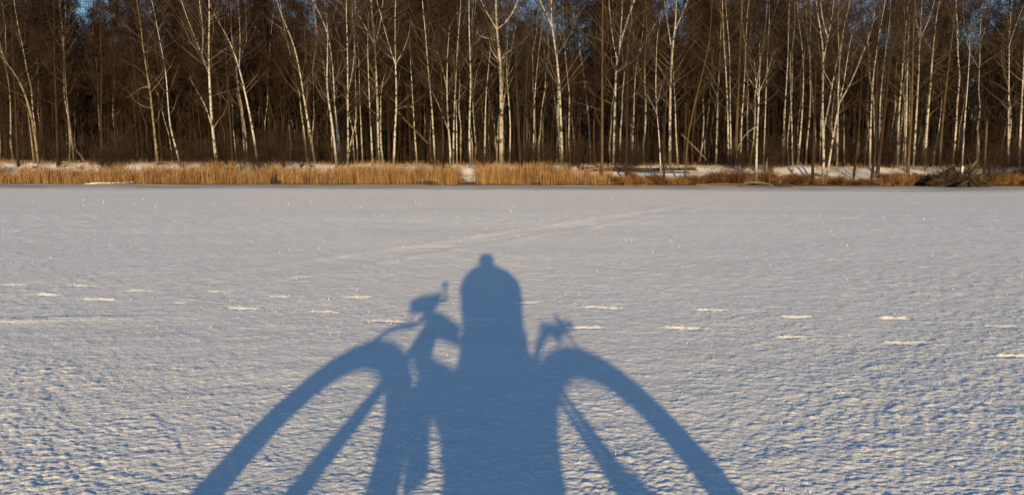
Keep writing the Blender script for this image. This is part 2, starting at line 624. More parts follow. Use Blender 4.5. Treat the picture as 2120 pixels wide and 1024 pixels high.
# ------------------------------------------------------------------ trees
def grow_crown(mb, stems, rng, z0, dens=1.0, spread=0.33, up=0.75, tw=0.016, nb=1.0, pale=True, twigs=9, droop=0.0):
    """limbs and twigs on the stems; slot 0 = limb bark, slot 1 = twigs"""
    A_, B_ = [], []
    for P, R in stems:
        P = np.asarray(P)
        zt = P[-1, 2]
        seg = np.linalg.norm(np.diff(P, axis=0), axis=1)
        cum = np.concatenate([[0], np.cumsum(seg)])
        L = cum[-1]
        n = int(L * 1.7 * nb) + 2
        for t in np.sort(rng.uniform(0.0, 1.0, n)) * L:
            p = np.array([np.interp(t, cum, P[:, k]) for k in range(3)])
            r = float(np.interp(t, cum, R))
            if p[2] < z0 * rng.uniform(.6, 1.25):
                continue
            rest = max(zt - p[2], 0.5)
            ln = min(rest * spread * rng.uniform(.6, 1.3) + rng.uniform(.5, 1.1), 4.5)
            if p[2] < z0:
                ln *= .6
            az = rng.uniform(0, 2 * np.pi)
            el = up * rng.uniform(.5, 1.25)
            d = np.array([math.cos(az) * math.cos(el), math.sin(az) * math.cos(el), math.sin(el)])
            k = 4
            Q = [p]
            for j in range(k):
                d = d + rng.normal(size=3) * .17 + np.array([0, 0, .10 - droop])
                d /= np.linalg.norm(d)
                Q.append(Q[-1] + d * ln / k)
            Q = np.array(Q)
            br = min(max(r * .38, .010), .05)
            mb.tube(Q, np.linspace(br, .004, k + 1), 3, 0)
            m2 = int(rng.integers(3, 6) * dens) + 1
            for _ in range(m2):
                f = rng.uniform(.2, 1)
                q = np.array([np.interp(f, np.linspace(0, 1, k + 1), Q[:, c]) for c in range(3)])
                d2 = d * .55 + rng.normal(size=3) * .55 + np.array([0, 0, .18 - droop])
                d2 /= np.linalg.norm(d2)
                l2 = ln * rng.uniform(.25, .5)
                e = q + d2 * l2
                mid = (q + e) / 2 + rng.normal(size=3) * .05 * l2
                mb.tube([q, mid, e], [br * .4, br * .3, .003], 3, 0 if pale and rng.random() < .35 else 1)
                g = int(twigs * dens * rng.uniform(.6, 1.3)) + 1
                ff = rng.uniform(.1, 1, g)[:, None]
                a = q + (e - q) * ff
                dd = d2 * .5 + rng.normal(size=(g, 3)) * .6 + np.array([0, 0, .12 - droop * 1.5])
                dd /= np.linalg.norm(dd, axis=1)[:, None]
                A_.append(a)
                B_.append(a + dd * rng.uniform(.3, .95, (g, 1)))
    if A_:
        A = np.concatenate(A_)
        B = np.concatenate(B_)
        mb.ribbons(A, B, tw, tw * .4, rng, 1, bend=rng.normal(size=A.shape) * .05)


def make_tree(name, stems, bark, limb, twig, rng, z0, trunk_sides=7, base=None, **kw):
    tr, cr = MB(), MB()
    for P, R in stems:
        tr.tube(P, R, trunk_sides)
    grow_crown(cr, stems, rng, z0, **kw)
    return tr.mesh(name + '_trunk', [bark]), cr.mesh(name + '_crown', [limb, twig])


def smooth_path(P, R, n):
    """resample a traced polyline and give it slight natural wander"""
    P = np.asarray(P, float)
    t = np.concatenate([[0], np.cumsum(np.linalg.norm(np.diff(P, axis=0), axis=1))])
    tt = np.linspace(0, t[-1], n)
    Q = np.stack([np.interp(tt, t, P[:, k]) for k in range(3)], 1)
    for _ in range(2):
        Q[1:-1] = (Q[:-2] + 2 * Q[1:-1] + Q[2:]) / 4
    return Q, np.interp(tt, t, R)


KINDS = {'w': ('birch_bark', 'pale_branch', 'brown_twig'), 'y': ('yellow_bark', 'pale_branch', 'brown_twig'),
         't': ('tan_bark', 'tan_bark', 'brown_twig'), 'd': ('dark_bark', 'dark_bark', 'dark_twig')}
NAMES = {'w': 'birch_tree', 'y': 'birch_tree', 't': 'aspen_tree', 'd': 'alder_tree'}
occupied = []


def traced_tree(label, kind, width, stems_px, Y=None, ext=None, z0=5.0, snag=False, dens=0.8, group=None, nb=1.25):
    rng = np.random.default_rng(abs(int(stems_px[0][0][0] * 31 + stems_px[0][0][1])))
    bx, by = stems_px[0][0]
    if Y is None:
        Y = depth_for(bx, by, 1.0, 9.0)
    x0 = (bx - PX0) / F_PX * Y
    occupied.append((x0, Y))
    w_m = width / F_PX * Y / 2
    stems = []
    for si, pts in enumerate(stems_px):
        dy = 0.0
        W = []
        n = len(pts)
        for j, (px, py) in enumerate(pts):
            W.append(at(px, py, Y + dy))
            dy += rng.uniform(-.25, .25) if si == 0 else rng.uniform(-.1, .6) * (1 if si % 2 else -1)
        W = np.array(W)
        if si and pts[0][1] <= 325:
            C = np.concatenate([q[0] for i_, q in enumerate(stems) if i_ == 0 or stems_px[i_][0][1] <= 325])
            j = int(np.argmin((C[:, 0] - W[0, 0]) ** 2 + (C[:, 2] - W[0, 2]) ** 2))
            W[:, 1] += C[j, 1] - W[0, 1]
            W[0] = C[j]
        if si == 0 or pts[0][1] > 325:
            gz = float(ground_z(W[0, 0], W[0, 1]))
            W[0, 2] = min(W[0, 2], gz) - 0.15
        r0 = w_m * (1.0 if si == 0 else (0.9 if pts[0][1] > 300 else 0.40))
        top = W[-1, 2]
        if snag:
            R = np.linspace(r0, r0 * .75, n)
        else:
            e = ext if ext is not None else (5.0 if pts[-1][1] < 12 else (3.0 if si == 0 or pts[-1][1] < 60 else .9))
            d = W[-1] - W[-2]
            d = d / np.linalg.norm(d) + np.array([0, 0, .35])
            d /= np.linalg.norm(d)
            W = np.vstack([W, W[-1] + d * e * .5, W[-1] + d * e + rng.normal(size=3) * .25])
            hh = np.concatenate([[0], np.cumsum(np.linalg.norm(np.diff(W, axis=0), axis=1))])
            R = r0 * np.clip(1 - .90 * (hh / max(hh[-1], 6.0 if si == 0 else 2.0)) ** (1.1 if si == 0 else .8), .06, 1)
            R[0] = r0 * 1.12
        stems.append(smooth_path(W, R, max(8, int((W[-1, 2] - W[0, 2]) * 1.2) + 3)))
    base = stems[0][0][0].copy()
    stems = [(P - base, R) for P, R in stems]
    bark, limb, twig = KINDS[kind]
    nm = NAMES[kind] if not snag else 'dead_tree'
    root = link(nm, None, loc=base)
    root.empty_display_size = .3
    tag(root, label, 'tree', group)
    if snag:
        tr = MB()
        for P, R in stems:
            tr.tube(P, R, 8)
            # splintered top
            for k in range(5):
                a = k * 1.256
                q = P[-1] + np.array([math.cos(a), math.sin(a), 0]) * R[-1] * .6
                tr.tube([q - np.array([0, 0, .2]), q + np.array([0, 0, rng.uniform(.1, .5)])], [R[-1] * .45, .005], 4)
        link('trunk', tr.mesh('snag_trunk', [bark]), root)
        return root
    rooted = [i for i, p in enumerate(stems_px) if i == 0 or p[0][1] > 325]
    for i, (P, R) in enumerate(stems):
        tr = MB()
        tr.tube(P, R, 7)
        link('trunk' if i in rooted else 'limb', tr.mesh(nm + '_trunk', [bark]), root)
    cr = MB()
    grow_crown(cr, stems, rng, z0, dens=dens, nb=nb, tw=.014)
    link('crown', cr.mesh(nm + '_crown', [limb, twig]), root)
    return root


TR = [
 ('twin-stemmed cream birch at far left leaning left over the reeds', 'y', 8, [[(80, 340), (72, 273), (64, 234), (53, 195), (39, 164), (23, 137), (8, 125)], [(73, 348), (64, 281), (58, 234), (53, 200)], [(23, 137), (14, 112), (8, 90)]]),
 ('leafless yellowish trunk with a hooked side branch left of the tallest left birch', 'y', 8, [[(327, 342), (320, 273), (314, 219), (310, 180), (305, 152), (299, 121), (293, 70)], [(310, 184), (293, 178), (279, 195)], [(314, 228), (305, 224), (298, 222)]]),
 ('tall white birch in the reeds splitting into three high stems at left', 'w', 8.5, [[(451, 352), (445, 312), (439, 258), (435, 195), (433, 156), (432, 90), (434, 39), (433, 0)], [(431, 164), (420, 117), (410, 90), (398, 62), (385, 27), (377, 6)], [(420, 117), (418, 66), (408, 6)], [(440, 266), (424, 211), (402, 180)]]),
 ('thin pale birch leaning left just before the hooked yellowish trunk', 'w', 5, [[(375, 348), (367, 312), (353, 273), (348, 219), (344, 148), (332, 90), (324, 51)]]),
 ('slim dim birch standing between the far left birches', 'y', 5, [[(154, 336), (144, 254), (137, 195), (135, 148)]]),
 ('white birch curving left at its top right of the tallest left birch', 'w', 7, [[(536, 346), (525, 281), (514, 219), (504, 180), (498, 145), (488, 121), (475, 78), (461, 62)], [(498, 145), (500, 90), (497, 40)]]),
 ('slender long birch leaning strongly left behind the reed bed', 'w', 6, [[(653, 338), (643, 281), (633, 227), (624, 168), (616, 121), (606, 82), (592, 55), (579, 23)]]),
 ('white birch with spotted bark beside the leftward leaning long birch', 'w', 7.5, [[(698, 348), (690, 273), (682, 219), (676, 184), (678, 117)]]),
 ('birch with its crown bent sharply left above the spotted birch', 'w', 5.5, [[(702, 330), (698, 275), (692, 203), (689, 129), (680, 74), (671, 43), (647, 4)], [(680, 74), (676, 40), (678, 5)]]),
 ('straight thin birch with a curved companion stem near the middle left', 'w', 6, [[(719, 346), (721, 305), (720, 234), (720, 156), (719, 78), (717, 39), (717, 0)], [(722, 200), (727, 165), (733, 133), (735, 98), (731, 39)], [(720, 320), (730, 280), (743, 234)]]),
 ('hair-thin birch between the companion-stemmed birch and the twin white birch', 'w', 4, [[(751, 338), (746, 234), (743, 129)]]),
 ('thin birch right up against the twin white birch on its left', 'w', 5, [[(772, 342), (767, 254), (764, 188), (762, 130)]]),
 ('bright twin white birch with bare spreading top left of centre', 'w', 8, [[(784, 342), (782, 273), (782, 219), (779, 164), (777, 98), (772, 51), (768, 0)], [(795, 344), (788, 305), (788, 234), (788, 176), (800, 148), (806, 125)], [(777, 86), (765, 66), (749, 51), (740, 30)], [(777, 95), (786, 55), (791, 10)]]),
 ('white birch with a forked pale crown right of the twin birch', 'w', 7, [[(815, 348), (817, 281), (821, 219), (820, 156), (818, 117), (818, 59)], [(820, 137), (803, 86), (792, 39), (782, 8)], [(821, 141), (833, 113), (845, 85)]]),
 ('narrow birch leaning slightly left beside the long diagonal dead stem', 'w', 5, [[(864, 338), (858, 273), (855, 211), (852, 164)], [(855, 217), (840, 218), (826, 226)]]),
 ('thin tall birch leaning left before the brown thicket left of centre', 'w', 5, [[(901, 334), (893, 203), (887, 156), (884, 105), (878, 39), (874, 0)]]),
 ('short white birch with kinked foot and spiky side branches at the reed gap', 'w', 6.5, [[(932, 354), (933, 305), (928, 266), (926, 219), (925, 164), (926, 137)], [(928, 266), (915, 235), (905, 207), (893, 190)], [(926, 180), (918, 150), (912, 130)]]),
 ('paired slim birch close behind the short kinked birch', 'w', 5, [[(938, 336), (940, 234), (944, 168), (946, 109), (952, 39)], [(946, 336), (945, 234), (943, 180), (940, 130)]]),
 ('long straight white birch with one knee bend left of the largest birch', 'w', 6, [[(975, 344), (971, 289), (973, 219), (975, 172), (973, 109), (971, 59), (971, 0)]]),
 ('thin birch leaning right between the knee-bent birch and the largest birch', 'w', 4.5, [[(1003, 334), (1005, 219), (1008, 172), (1014, 117), (1018, 70)]]),
 ('largest birch of the forest edge with thick pale spreading limbs near the centre', 'w', 13, [[(1038, 340), (1038, 297), (1038, 219), (1037, 164), (1036, 129), (1031, 94), (1028, 51), (1026, 0)], [(1031, 90), (1018, 84), (1003, 78), (990, 76)], [(1032, 72), (1045, 55), (1057, 43), (1070, 12)], [(1036, 128), (1046, 112), (1060, 100), (1085, 88)], [(1029, 66), (1015, 40), (1004, 22)], [(1036, 131), (1025, 118), (1018, 105)]]),
 ('thin bright birch tucked just right of the largest birch', 'w', 4.5, [[(1055, 338), (1057, 254), (1048, 148), (1050, 100)]]),
 ('tall white birch with high bent fork right of the largest birch', 'w', 8, [[(1165, 340), (1161, 250), (1158, 176), (1154, 125), (1146, 78), (1140, 47), (1142, 0)], [(1140, 50), (1130, 28), (1119, 8)]]),
 ('thin straight birch hugging the left of the high-forked birch', 'w', 5, [[(1153, 338), (1155, 250), (1156, 195), (1152, 120)]]),
 ('slim birch leaning right before the dark gap right of the largest birch', 'w', 4.5, [[(1104, 336), (1105, 270), (1107, 190), (1113, 130), (1118, 90)]]),
 ('tall grey-brown trunk standing at the end of the tall reeds', 't', 8.5, [[(1246, 365), (1247, 273), (1247, 156), (1247, 78), (1248, 0)]]),
 ('white birch forking into a wide V right of the grey-brown trunk', 'w', 9, [[(1271, 342), (1273, 234), (1275, 156), (1277, 121), (1283, 94), (1292, 59), (1306, 23), (1314, 2)], [(1277, 123), (1267, 86), (1263, 51), (1259, 0)], [(1284, 92), (1286, 45), (1287, 0)], [(1279, 142), (1295, 135), (1310, 130)]]),
 ('birch with its top swept right between the wide V birch and the dark gap', 'w', 5.5, [[(1308, 340), (1312, 242), (1314, 168), (1317, 125), (1330, 90), (1353, 59)], [(1317, 125), (1330, 80), (1332, 50)]]),
 ('thin pale sapling birch rooted low at the shore beside fallen branches', 'w', 4.5, [[(1369, 381), (1365, 281), (1359, 230), (1357, 180), (1359, 113)], [(1359, 215), (1366, 198), (1369, 184)], [(1360, 232), (1350, 210), (1340, 200)]]),
 ('white birch with a tight fork high up left of the bending grey trunk', 'w', 8, [[(1387, 342), (1387, 234), (1389, 156), (1392, 94), (1400, 51), (1400, 0)], [(1390, 104), (1378, 31), (1373, 2)], [(1400, 60), (1408, 38), (1417, 18)]]),
 ('thin companion birch beside the tight-forked birch on its right', 'w', 5, [[(1404, 346), (1399, 273), (1398, 211), (1394, 156)]]),
 ('bending greyish trunk leaning far right from the shoreline', 't', 5.5, [[(1417, 381), (1423, 289), (1435, 227), (1445, 188), (1455, 148), (1468, 98), (1472, 47)]]),
 ('white birch with a side fork reaching left over the snow bank', 'w', 6.5, [[(1482, 346), (1485, 266), (1486, 195), (1490, 133), (1492, 80)], [(1486, 195), (1476, 176), (1466, 165)]]),
 ('close pair of straight birch stems left of the thick tan trunk', 'w', 6, [[(1509, 338), (1507, 242), (1503, 148), (1498, 78), (1496, 20)], [(1514, 334), (1512, 240), (1511, 117), (1507, 60), (1503, 20)]]),
 ('thick tall tan trunk right of the close birch pair', 't', 9.5, [[(1523, 338), (1525, 273), (1529, 176), (1533, 78), (1535, 18)]]),
 ('straight slim birch directly right of the thick tan trunk', 'w', 5, [[(1533, 340), (1535, 254), (1542, 156), (1546, 51)]]),
 ('short many-branched white birch at the shore by the driftwood', 'w', 7.5, [[(1566, 378), (1566, 305), (1570, 234), (1572, 188), (1572, 148), (1574, 130)], [(1570, 200), (1563, 185), (1553, 172)], [(1567, 270), (1550, 268), (1540, 285)], [(1572, 190), (1580, 170), (1588, 150)], [(1571, 205), (1561, 160), (1562, 140)]], None, 1.2, 2.5),
 ('faint birch just behind the short many-branched birch', 'w', 4.5, [[(1581, 338), (1585, 220), (1588, 140), (1592, 60)]]),
 ('tall spotted birch over the snow bank right of the short branched birch', 'w', 5.5, [[(1619, 344), (1625, 227), (1627, 188), (1631, 129), (1633, 51)]]),
 ('short visible birch trunk between two taller birches over the snow bank', 'w', 5, [[(1641, 342), (1639, 242), (1636, 170)]]),
 ('birch bowed gently right over the snow bank left of the white twin', 'w', 5.5, [[(1651, 344), (1660, 250), (1664, 164), (1662, 102), (1654, 51)], [(1664, 130), (1670, 110), (1671, 90)]]),
 ('brightest white birch rising from the shore grass, left of its crossing pair', 'w', 7.5, [[(1701, 381), (1707, 336), (1703, 273), (1703, 195), (1704, 148), (1707, 117), (1701, 78), (1690, 12)], [(1707, 118), (1711, 86), (1719, 51), (1725, 4)], [(1707, 80), (1703, 40), (1701, 10)]]),
 ('bright white birch leaning right out of the same shore grass', 'w', 6.5, [[(1709, 382), (1719, 320), (1729, 258), (1738, 211), (1746, 180), (1752, 141)], [(1738, 213), (1758, 180), (1776, 137), (1787, 102), (1805, 66), (1811, 20)], [(1707, 275), (1717, 245), (1725, 195)]]),
 ('tall thin birch standing behind the crossing white pair', 'w', 6, [[(1733, 340), (1735, 195), (1738, 129), (1742, 78), (1756, 18)], [(1738, 130), (1734, 70), (1736, 20)]]),
 ('birch with long rightward lean right of the crossing white pair', 'w', 6, [[(1801, 340), (1803, 234), (1807, 164), (1813, 117), (1820, 70), (1830, 20)]]),
 ('thin birch right of the long leaning birch with brown lower stem', 'w', 5, [[(1818, 342), (1820, 281), (1822, 203), (1832, 117), (1840, 62)]]),
 ('white spotted birch left of the brown trunk on the snow bank', 'w', 6, [[(1858, 338), (1861, 227), (1867, 164), (1871, 109), (1877, 39)]]),
 ('white birch directly behind the brown trunk on the snow bank', 'w', 5.5, [[(1873, 342), (1877, 234), (1878, 156), (1880, 90)]]),
 ('birch with a small three-way fork at its top on the right', 'w', 6, [[(1891, 338), (1897, 242), (1902, 156), (1904, 86), (1908, 20)], [(1904, 88), (1895, 59), (1893, 30)], [(1904, 86), (1914, 59), (1920, 45)]]),
 ('widest pale birch trunk at right, left of the tan leaning trunk', 'w', 8, [[(1914, 342), (1920, 242), (1926, 180), (1930, 117), (1936, 62)]]),
 ('short leaning pale stem at the foot of the tan leaning trunk', 'w', 5, [[(1930, 340), (1935, 310), (1941, 285), (1946, 250)]]),
 ('tan trunk leaning right above the uprooted mound', 't', 8, [[(1943, 342), (1951, 254), (1959, 176), (1969, 98), (1975, 40)]]),
 ('slim birch behind the uprooted mound', 'w', 5, [[(1992, 336), (1998, 234), (2002, 200), (2005, 150)]]),
 ('birch with hooked pale branch near the right edge', 'w', 5.5, [[(2088, 338), (2088, 234), (2089, 150), (2089, 86), (2092, 40)], [(2100, 130), (2092, 95), (2076, 75), (2066, 66)], [(2089, 100), (2098, 70), (2105, 55)]]),
 ('white birch cut by the right edge of the view', 'w', 7, [[(2110, 340), (2113, 260), (2116, 200), (2119, 148), (2121, 90)]]),
 ('dark short-boled trunk at the shore left of the white crossing pair', 'd', 8, [[(1682, 384), (1683, 330), (1685, 270), (1688, 180), (1690, 60)]]),
 ('dark slanting trunk at the shore between grass tufts right of the white pair', 'd', 6.5, [[(1766, 372), (1772, 330), (1777, 290), (1782, 200), (1786, 80)]]),
 ('dark trunk rooted at the waterline among the right grass tufts', 'd', 7, [[(1803, 380), (1809, 340), (1813, 300), (1814, 200), (1818, 60)]]),
 ('thick dark brown trunk leaning right from the snow bank', 'd', 10, [[(1816, 362), (1822, 310), (1828, 265), (1836, 190), (1850, 50)]]),
 ('brown trunk standing clear on the snow bank at right', 't', 8.5, [[(1879, 357), (1882, 310), (1887, 240), (1889, 150), (1892, 30)]]),
 ('dark trunk leaning at the shore next to the pale sapling', 'd', 7, [[(1296, 378), (1296, 340), (1298, 290), (1299, 180), (1303, 40)]]),
 ('dark crooked shore trunk right of the pale sapling', 'd', 6, [[(1377, 378), (1372, 345), (1374, 300), (1380, 200), (1378, 60)]]),
 ('brown double trunk on the bank behind the reeds near centre', 'd', 9, [[(1078, 350), (1074, 270), (1070, 200), (1066, 80)], [(1086, 346), (1084, 280), (1090, 180), (1096, 60)]]),
 ('dark trunk just left of the reed gap', 'd', 7, [[(918, 352), (917, 290), (915, 200), (910, 60)]]),
 ('dark trunk behind the reeds right of the leaning cream twin', 'd', 8, [[(120, 345), (118, 260), (114, 150), (112, 40)]]),
 ('dark trunk behind the left reeds with bluish gap beside it', 'd', 8, [[(212, 346), (209, 260), (211, 150), (207, 30)]]),
 ('brown trunk at the left edge behind the reeds', 'd', 8, [[(38, 346), (34, 260), (30, 160), (24, 40)]]),
 ('brown trunk behind the reeds right of the three-stemmed birch', 'd', 7, [[(482, 348), (477, 260), (470, 160), (465, 40)]]),
]
for row in TR:
    label, kind, width, st = row[:4]
    Y = row[4] if len(row) > 4 else None
    ex = row[5] if len(row) > 5 else None
    z0 = row[6] if len(row) > 6 else (4.5 if kind in 'wy' else 4.0)
    traced_tree(label, kind, width * .76, st, Y, ex, z0)

traced_tree('broken orange-brown snag standing right of the uprooted mound', 't', 5.5, [[(2037, 369), (2039, 330), (2041, 290), (2043, 255)]], snag=True)
traced_tree('thin broken grey snag beside the uprooted mound', 't', 4, [[(2022, 354), (2023, 310), (2024, 278)]], snag=True)
traced_tree('knee-high rotten stump beside the short many-branched birch', 'y', 6, [[(1585, 372), (1586, 355), (1587, 341)]], snag=True)


def proto_stem(rng, H, r0, wob, n=12):
    t = np.linspace(0, 1, n)
    P = np.stack([np.cumsum(rng.normal(size=n)) * wob, np.cumsum(rng.normal(size=n)) * wob, t * H], 1)
    P[:, :2] -= P[0, :2]
    P[:, 0] += rng.normal() * .05 * H * t ** 1.5
    P[0, 2] = -.3
    R = r0 * (1 - .85 * t ** 1.1)
    return P, R


def fork(rng, st, f, ln):
    P, R = st
    k = int(f * len(P))
    a = rng.uniform(0, 2 * np.pi)
    t = np.linspace(0, 1, 6)
    o_ = ln * .20 * (1 - np.exp(-3 * t))
    Q = P[k] + np.stack([math.cos(a) * o_, math.sin(a) * o_, t * ln], 1) + rng.normal(size=(6, 3)) * .10
    Q[0] = P[k]
    return Q, np.linspace(R[k] * .65, .012, 6)


birches, alders = [], []
for i in range(9):
    rng = np.random.default_rng(100 + i)
    H = rng.uniform(13.5, 18)
    st = [proto_stem(rng, H, rng.uniform(.05, .10), .10)]
    if i % 2:
        st.append(fork(rng, st[0], rng.uniform(.4, .6), H * .4))
    birches.append(make_tree('birch_tree', st, 'shaded_birch_bark' if i % 3 else 'birch_bark', 'pale_branch', 'brown_twig', rng, H * .38, dens=.95, trunk_sides=6, nb=1.0, tw=.020))
for i in range(9):
    rng = np.random.default_rng(200 + i)
    H = rng.uniform(11.5, 17.2)
    st = [proto_stem(rng, H, rng.uniform(.06, .13), .11)]
    st.append(fork(rng, st[0], rng.uniform(.3, .6), H * .4))
    alders.append(make_tree('alder_tree', st, 'dark_bark', 'dark_bark', 'dark_twig', rng, H * .22, dens=1.25, trunk_sides=6,
                            pale=False, nb=1.5, spread=.30, tw=.024, twigs=11))

rng = np.random.default_rng(77)


def scatter(n, smin, smax, gap, power=1.0, edge=0.0):
    out = []
    tries = 0
    while len(out) < n and tries < 60000:
        tries += 1
        s = smin + (smax - smin) * rng.random() ** power
        Yc = SHORE0 + s
        x = rng.uniform(-.74, .74) * Yc
        y = float(shore(x)) + s
        if edge and rng.random() < edge * (float(sstep(-.22, -.42, np.array(x / Yc))) + float(sstep(.48, .60, np.array(x / Yc)))):
            continue
        if any((x - a) ** 2 + (y - b) ** 2 < gap * gap for a, b in occupied):
            continue
        occupied.append((x, y))
        out.append((x, y))
    return out


def place(protos, spots, name, label, group):
    for i, (x, y) in enumerate(spots):
        tm, cm = protos[i % len(protos)]
        root = link(name, None, loc=(x, y, float(ground_z(x, y)) - .05), rot=(rng.normal() * .025, rng.normal() * .03, rng.uniform(0, 6.28)))
        s = rng.uniform(.85, 1.12)
        root.scale = (s, s, s)
        tag(root, label, 'tree', group)
        link('trunk', tm, root)
        link('crown', cm, root)


place(birches, scatter(170, 8.5, 38, .9, 1.2, .6), 'birch_tree', 'slim white birch among the crowded trees behind the forest edge', 'birches within the forest')
place(alders, scatter(290, 8.0, 46, .8, 1.0), 'alder_tree', 'dark brown leafless tree crowded behind the birches of the forest edge', 'dark trees within the forest')


# the rest of the wood, far behind
def far_wood():
    rng = np.random.default_rng(9)
    mb = MB()
    for i in range(620):
        s = rng.uniform(38, 105)
        Yc = SHORE0 + s
        x = rng.uniform(-.85, .85) * Yc
        y = float(shore(x)) + s
        z = float(ground_z(x, y))
        H = rng.uniform(9.5, 15.2)
        pale = rng.random() < .22
        P, R = proto_stem(rng, H, rng.uniform(.10, .17), .14, 6)
        P = P + np.array([x, y, z])
        mb.tube(P, R, 4, 0 if pale else 1)
        m = 140
        t = rng.uniform(.28, 1.0, m)
        c = np.stack([np.interp(t, np.linspace(0, 1, 6), P[:, k]) for k in range(3)], 1)
        rad = (1.1 - t) * H * .20 + .4
        d = rng.normal(size=(m, 3))
        d[:, 2] = np.abs(d[:, 2]) * .8
        d /= np.linalg.norm(d, axis=1)[:, None]
        a = c + d * rad[:, None] * rng.uniform(0, 1, (m, 1))
        b = a + (d + rng.normal(size=(m, 3)) * .5) * rng.uniform(.4, 1.1, (m, 1))
        mb.ribbons(a, b, .055, .02, rng, 2, bend=rng.normal(size=a.shape) * .1)
    # dense understorey that closes the wood towards the back
    m = 85000
    s = rng.uniform(40, 110, m)
    x = rng.uniform(-.85, .85, m) * (SHORE0 + s)
    y = shore(x) + s
    hz = rng.random(m) ** 1.25 * 12.0
    a = np.stack([x, y, ground_z(x, y) + hz], 1)
    d = rng.normal(size=(m, 3)) * .45
    d[:, 2] = np.abs(d[:, 2]) + .7
    b = a + d * rng.uniform(.8, 1.9, (m, 1))
    mb.ribbons(a, b, .085, .035, rng, 2)
    o = link('distant_wood', mb.mesh('distant_wood', ['shaded_birch_bark', 'dark_bark', 'dark_twig']))
    tag(o, 'brown leafless wood closing the view far behind the birches', 'forest', kind='stuff')


far_wood()


def undergrowth():
    rng = np.random.default_rng(19)
    mb = MB()
    m = 68000
    s = 8.5 + rng.random(m) ** 1.0 * 32
    x = rng.uniform(-.80, .80, m) * (SHORE0 + s)
    keep = perlin(x / 4.0, s / 5.0, 61) > -.25
    s, x = s[keep], x[keep]
    m = len(s)
    y = shore(x) + s
    a = np.stack([x, y, ground_z(x, y) - .05 + rng.random(m) ** 1.5 * 9.0], 1)
    d = rng.normal(size=(m, 3)) * .5
    d[:, 2] = np.abs(d[:, 2]) + .55
    b = a + d * rng.uniform(.4, 1.5, (m, 1))
    mb.ribbons(a, b, .028, .010, rng, 0, bend=rng.normal(size=a.shape) * .08)
    # thin young stems standing close together
    m = 1500
    s = 7.5 + rng.random(m) * 30
    x = rng.uniform(-.78, .78, m) * (SHORE0 + s)
    y = shore(x) + s
    a = np.stack([x, y, ground_z(x, y) - .05], 1)
    for k in range(m):
        H = rng.uniform(4, 10)
        le = rng.normal(size=2) * .06 * H
        P = np.stack([a[k] + np.array([le[0] * t * t, le[1] * t * t, H * t]) + rng.normal(size=3) * .05 for t in (0, .35, .7, 1)])
        mb.tube(P, np.array([1, .75, .45, .1]) * rng.uniform(.018, .038), 4, 1)
    o = link('undergrowth', mb.mesh('undergrowth', ['brown_twig', 'dark_bark']))
    tag(o, 'dark brown brushy undergrowth between the trunks above the bank', 'undergrowth', kind='stuff')


undergrowth()


# ------------------------------------------------------------------ reeds and grasses
def reeds():
    rng = np.random.default_rng(23)
    mb = MB()
    n = 30000
    px = rng.uniform(-260, 1268, n)
    s = 0.25 + rng.random(n) * 3.2
    Yc = SHORE0 + s
    x = (px - PX0) / F_PX * Yc
    y = shore(x) + s
    x = (px - PX0) / F_PX * y
    d = perlin(x / 1.3, s / 1.0, 51) + .6 * perlin(x / 5.0, s / 2.0, 52)
    gap = np.exp(-((px - 970) / 17) ** 2) + .8 * sstep(1175, 1268, px) * (s > 2.2)
    keep = (d > -.45 + .7 * gap + .35 * (s > 2.4)) & (rng.random(n) > gap)
    px, s, x, y = px[keep], s[keep], x[keep], y[keep]
    n = len(px)
    h = (0.66 + .10 * np.exp(-((px - 900) / 60) ** 2) + .16 * np.exp(-((px - 1110) / 110) ** 2) + .30 * perlin(x / 3.5, s * .3, 53) + .26 * perlin(x / .9, s * .5, 54) + rng.normal(size=n) * .17) * (1 - .35 * sstep(1200, 1268, px)) * (1 - .10 * sstep(2, 3.5, s))
    h = np.clip(h, .35, 1.5)
    gz = ground_z(x, y)
    a = np.stack([x, y, gz - .05], 1)
    le = rng.normal(size=(n, 2)) * .09
    b = a + np.stack([le[:, 0] * h, le[:, 1] * h, h], 1)
    mb.ribbons(a, b, .016, .009, rng, 0, bend=np.stack([le[:, 0] * .15, le[:, 1] * .15, le[:, 0] * 0], 1))
    # feathery heads on some, hanging dry leaves on others
    k = rng.random(n) < .4
    c = b[k]
    mb.ribbons(c - np.array([0, 0, .05]), c + np.stack([rng.normal(size=len(c)) * .07, rng.normal(size=len(c)) * .07, np.full(len(c), .16)], 1), .030, .006, rng, 0)
    k = rng.random(n) < .55
    c = a[k] + (b[k] - a[k]) * rng.uniform(.25, .9, (k.sum(), 1))
    mb.ribbons(c, c + np.stack([rng.normal(size=len(c)) * .16, rng.normal(size=len(c)) * .16, rng.uniform(-.05, .22, len(c))], 1), .018, .004, rng, 0)
    o = link('reed_bed', mb.mesh('reed_bed', ['reed']))
    tag(o, 'dense golden brown dry reed bed lining the far shore', 'reeds', kind='stuff')


reeds()


def bank_grass():
    """thin dry grass poking through the snow of the bank"""
    rng = np.random.default_rng(29)
    mb = MB()
    n = 26000
    s = 2.0 + rng.random(n) * 6.5
    x = rng.uniform(-.8, .8, n) * (SHORE0 + s)
    k = perlin(x / 1.7, s / 1.2, 71) + .4 * perlin(x / .6, s / .6, 72) > .0 + .04 * sstep(5, 12, x)
    s, x = s[k], x[k]
    n = len(s)
    y = shore(x) + s
    a = np.stack([x, y, ground_z(x, y) - .03], 1)
    d = rng.normal(size=(n, 3)) * .4
    d[:, 2] = 1
    b = a + d * rng.uniform(.12, .38, (n, 1))
    mb.ribbons(a, b, .022, .006, rng, 0)
    o = link('bank_grass', mb.mesh('bank_grass', ['dry_grass']))
    tag(o, 'sparse dry grass sticking out of the snowy bank', 'grass', kind='stuff')


bank_grass()


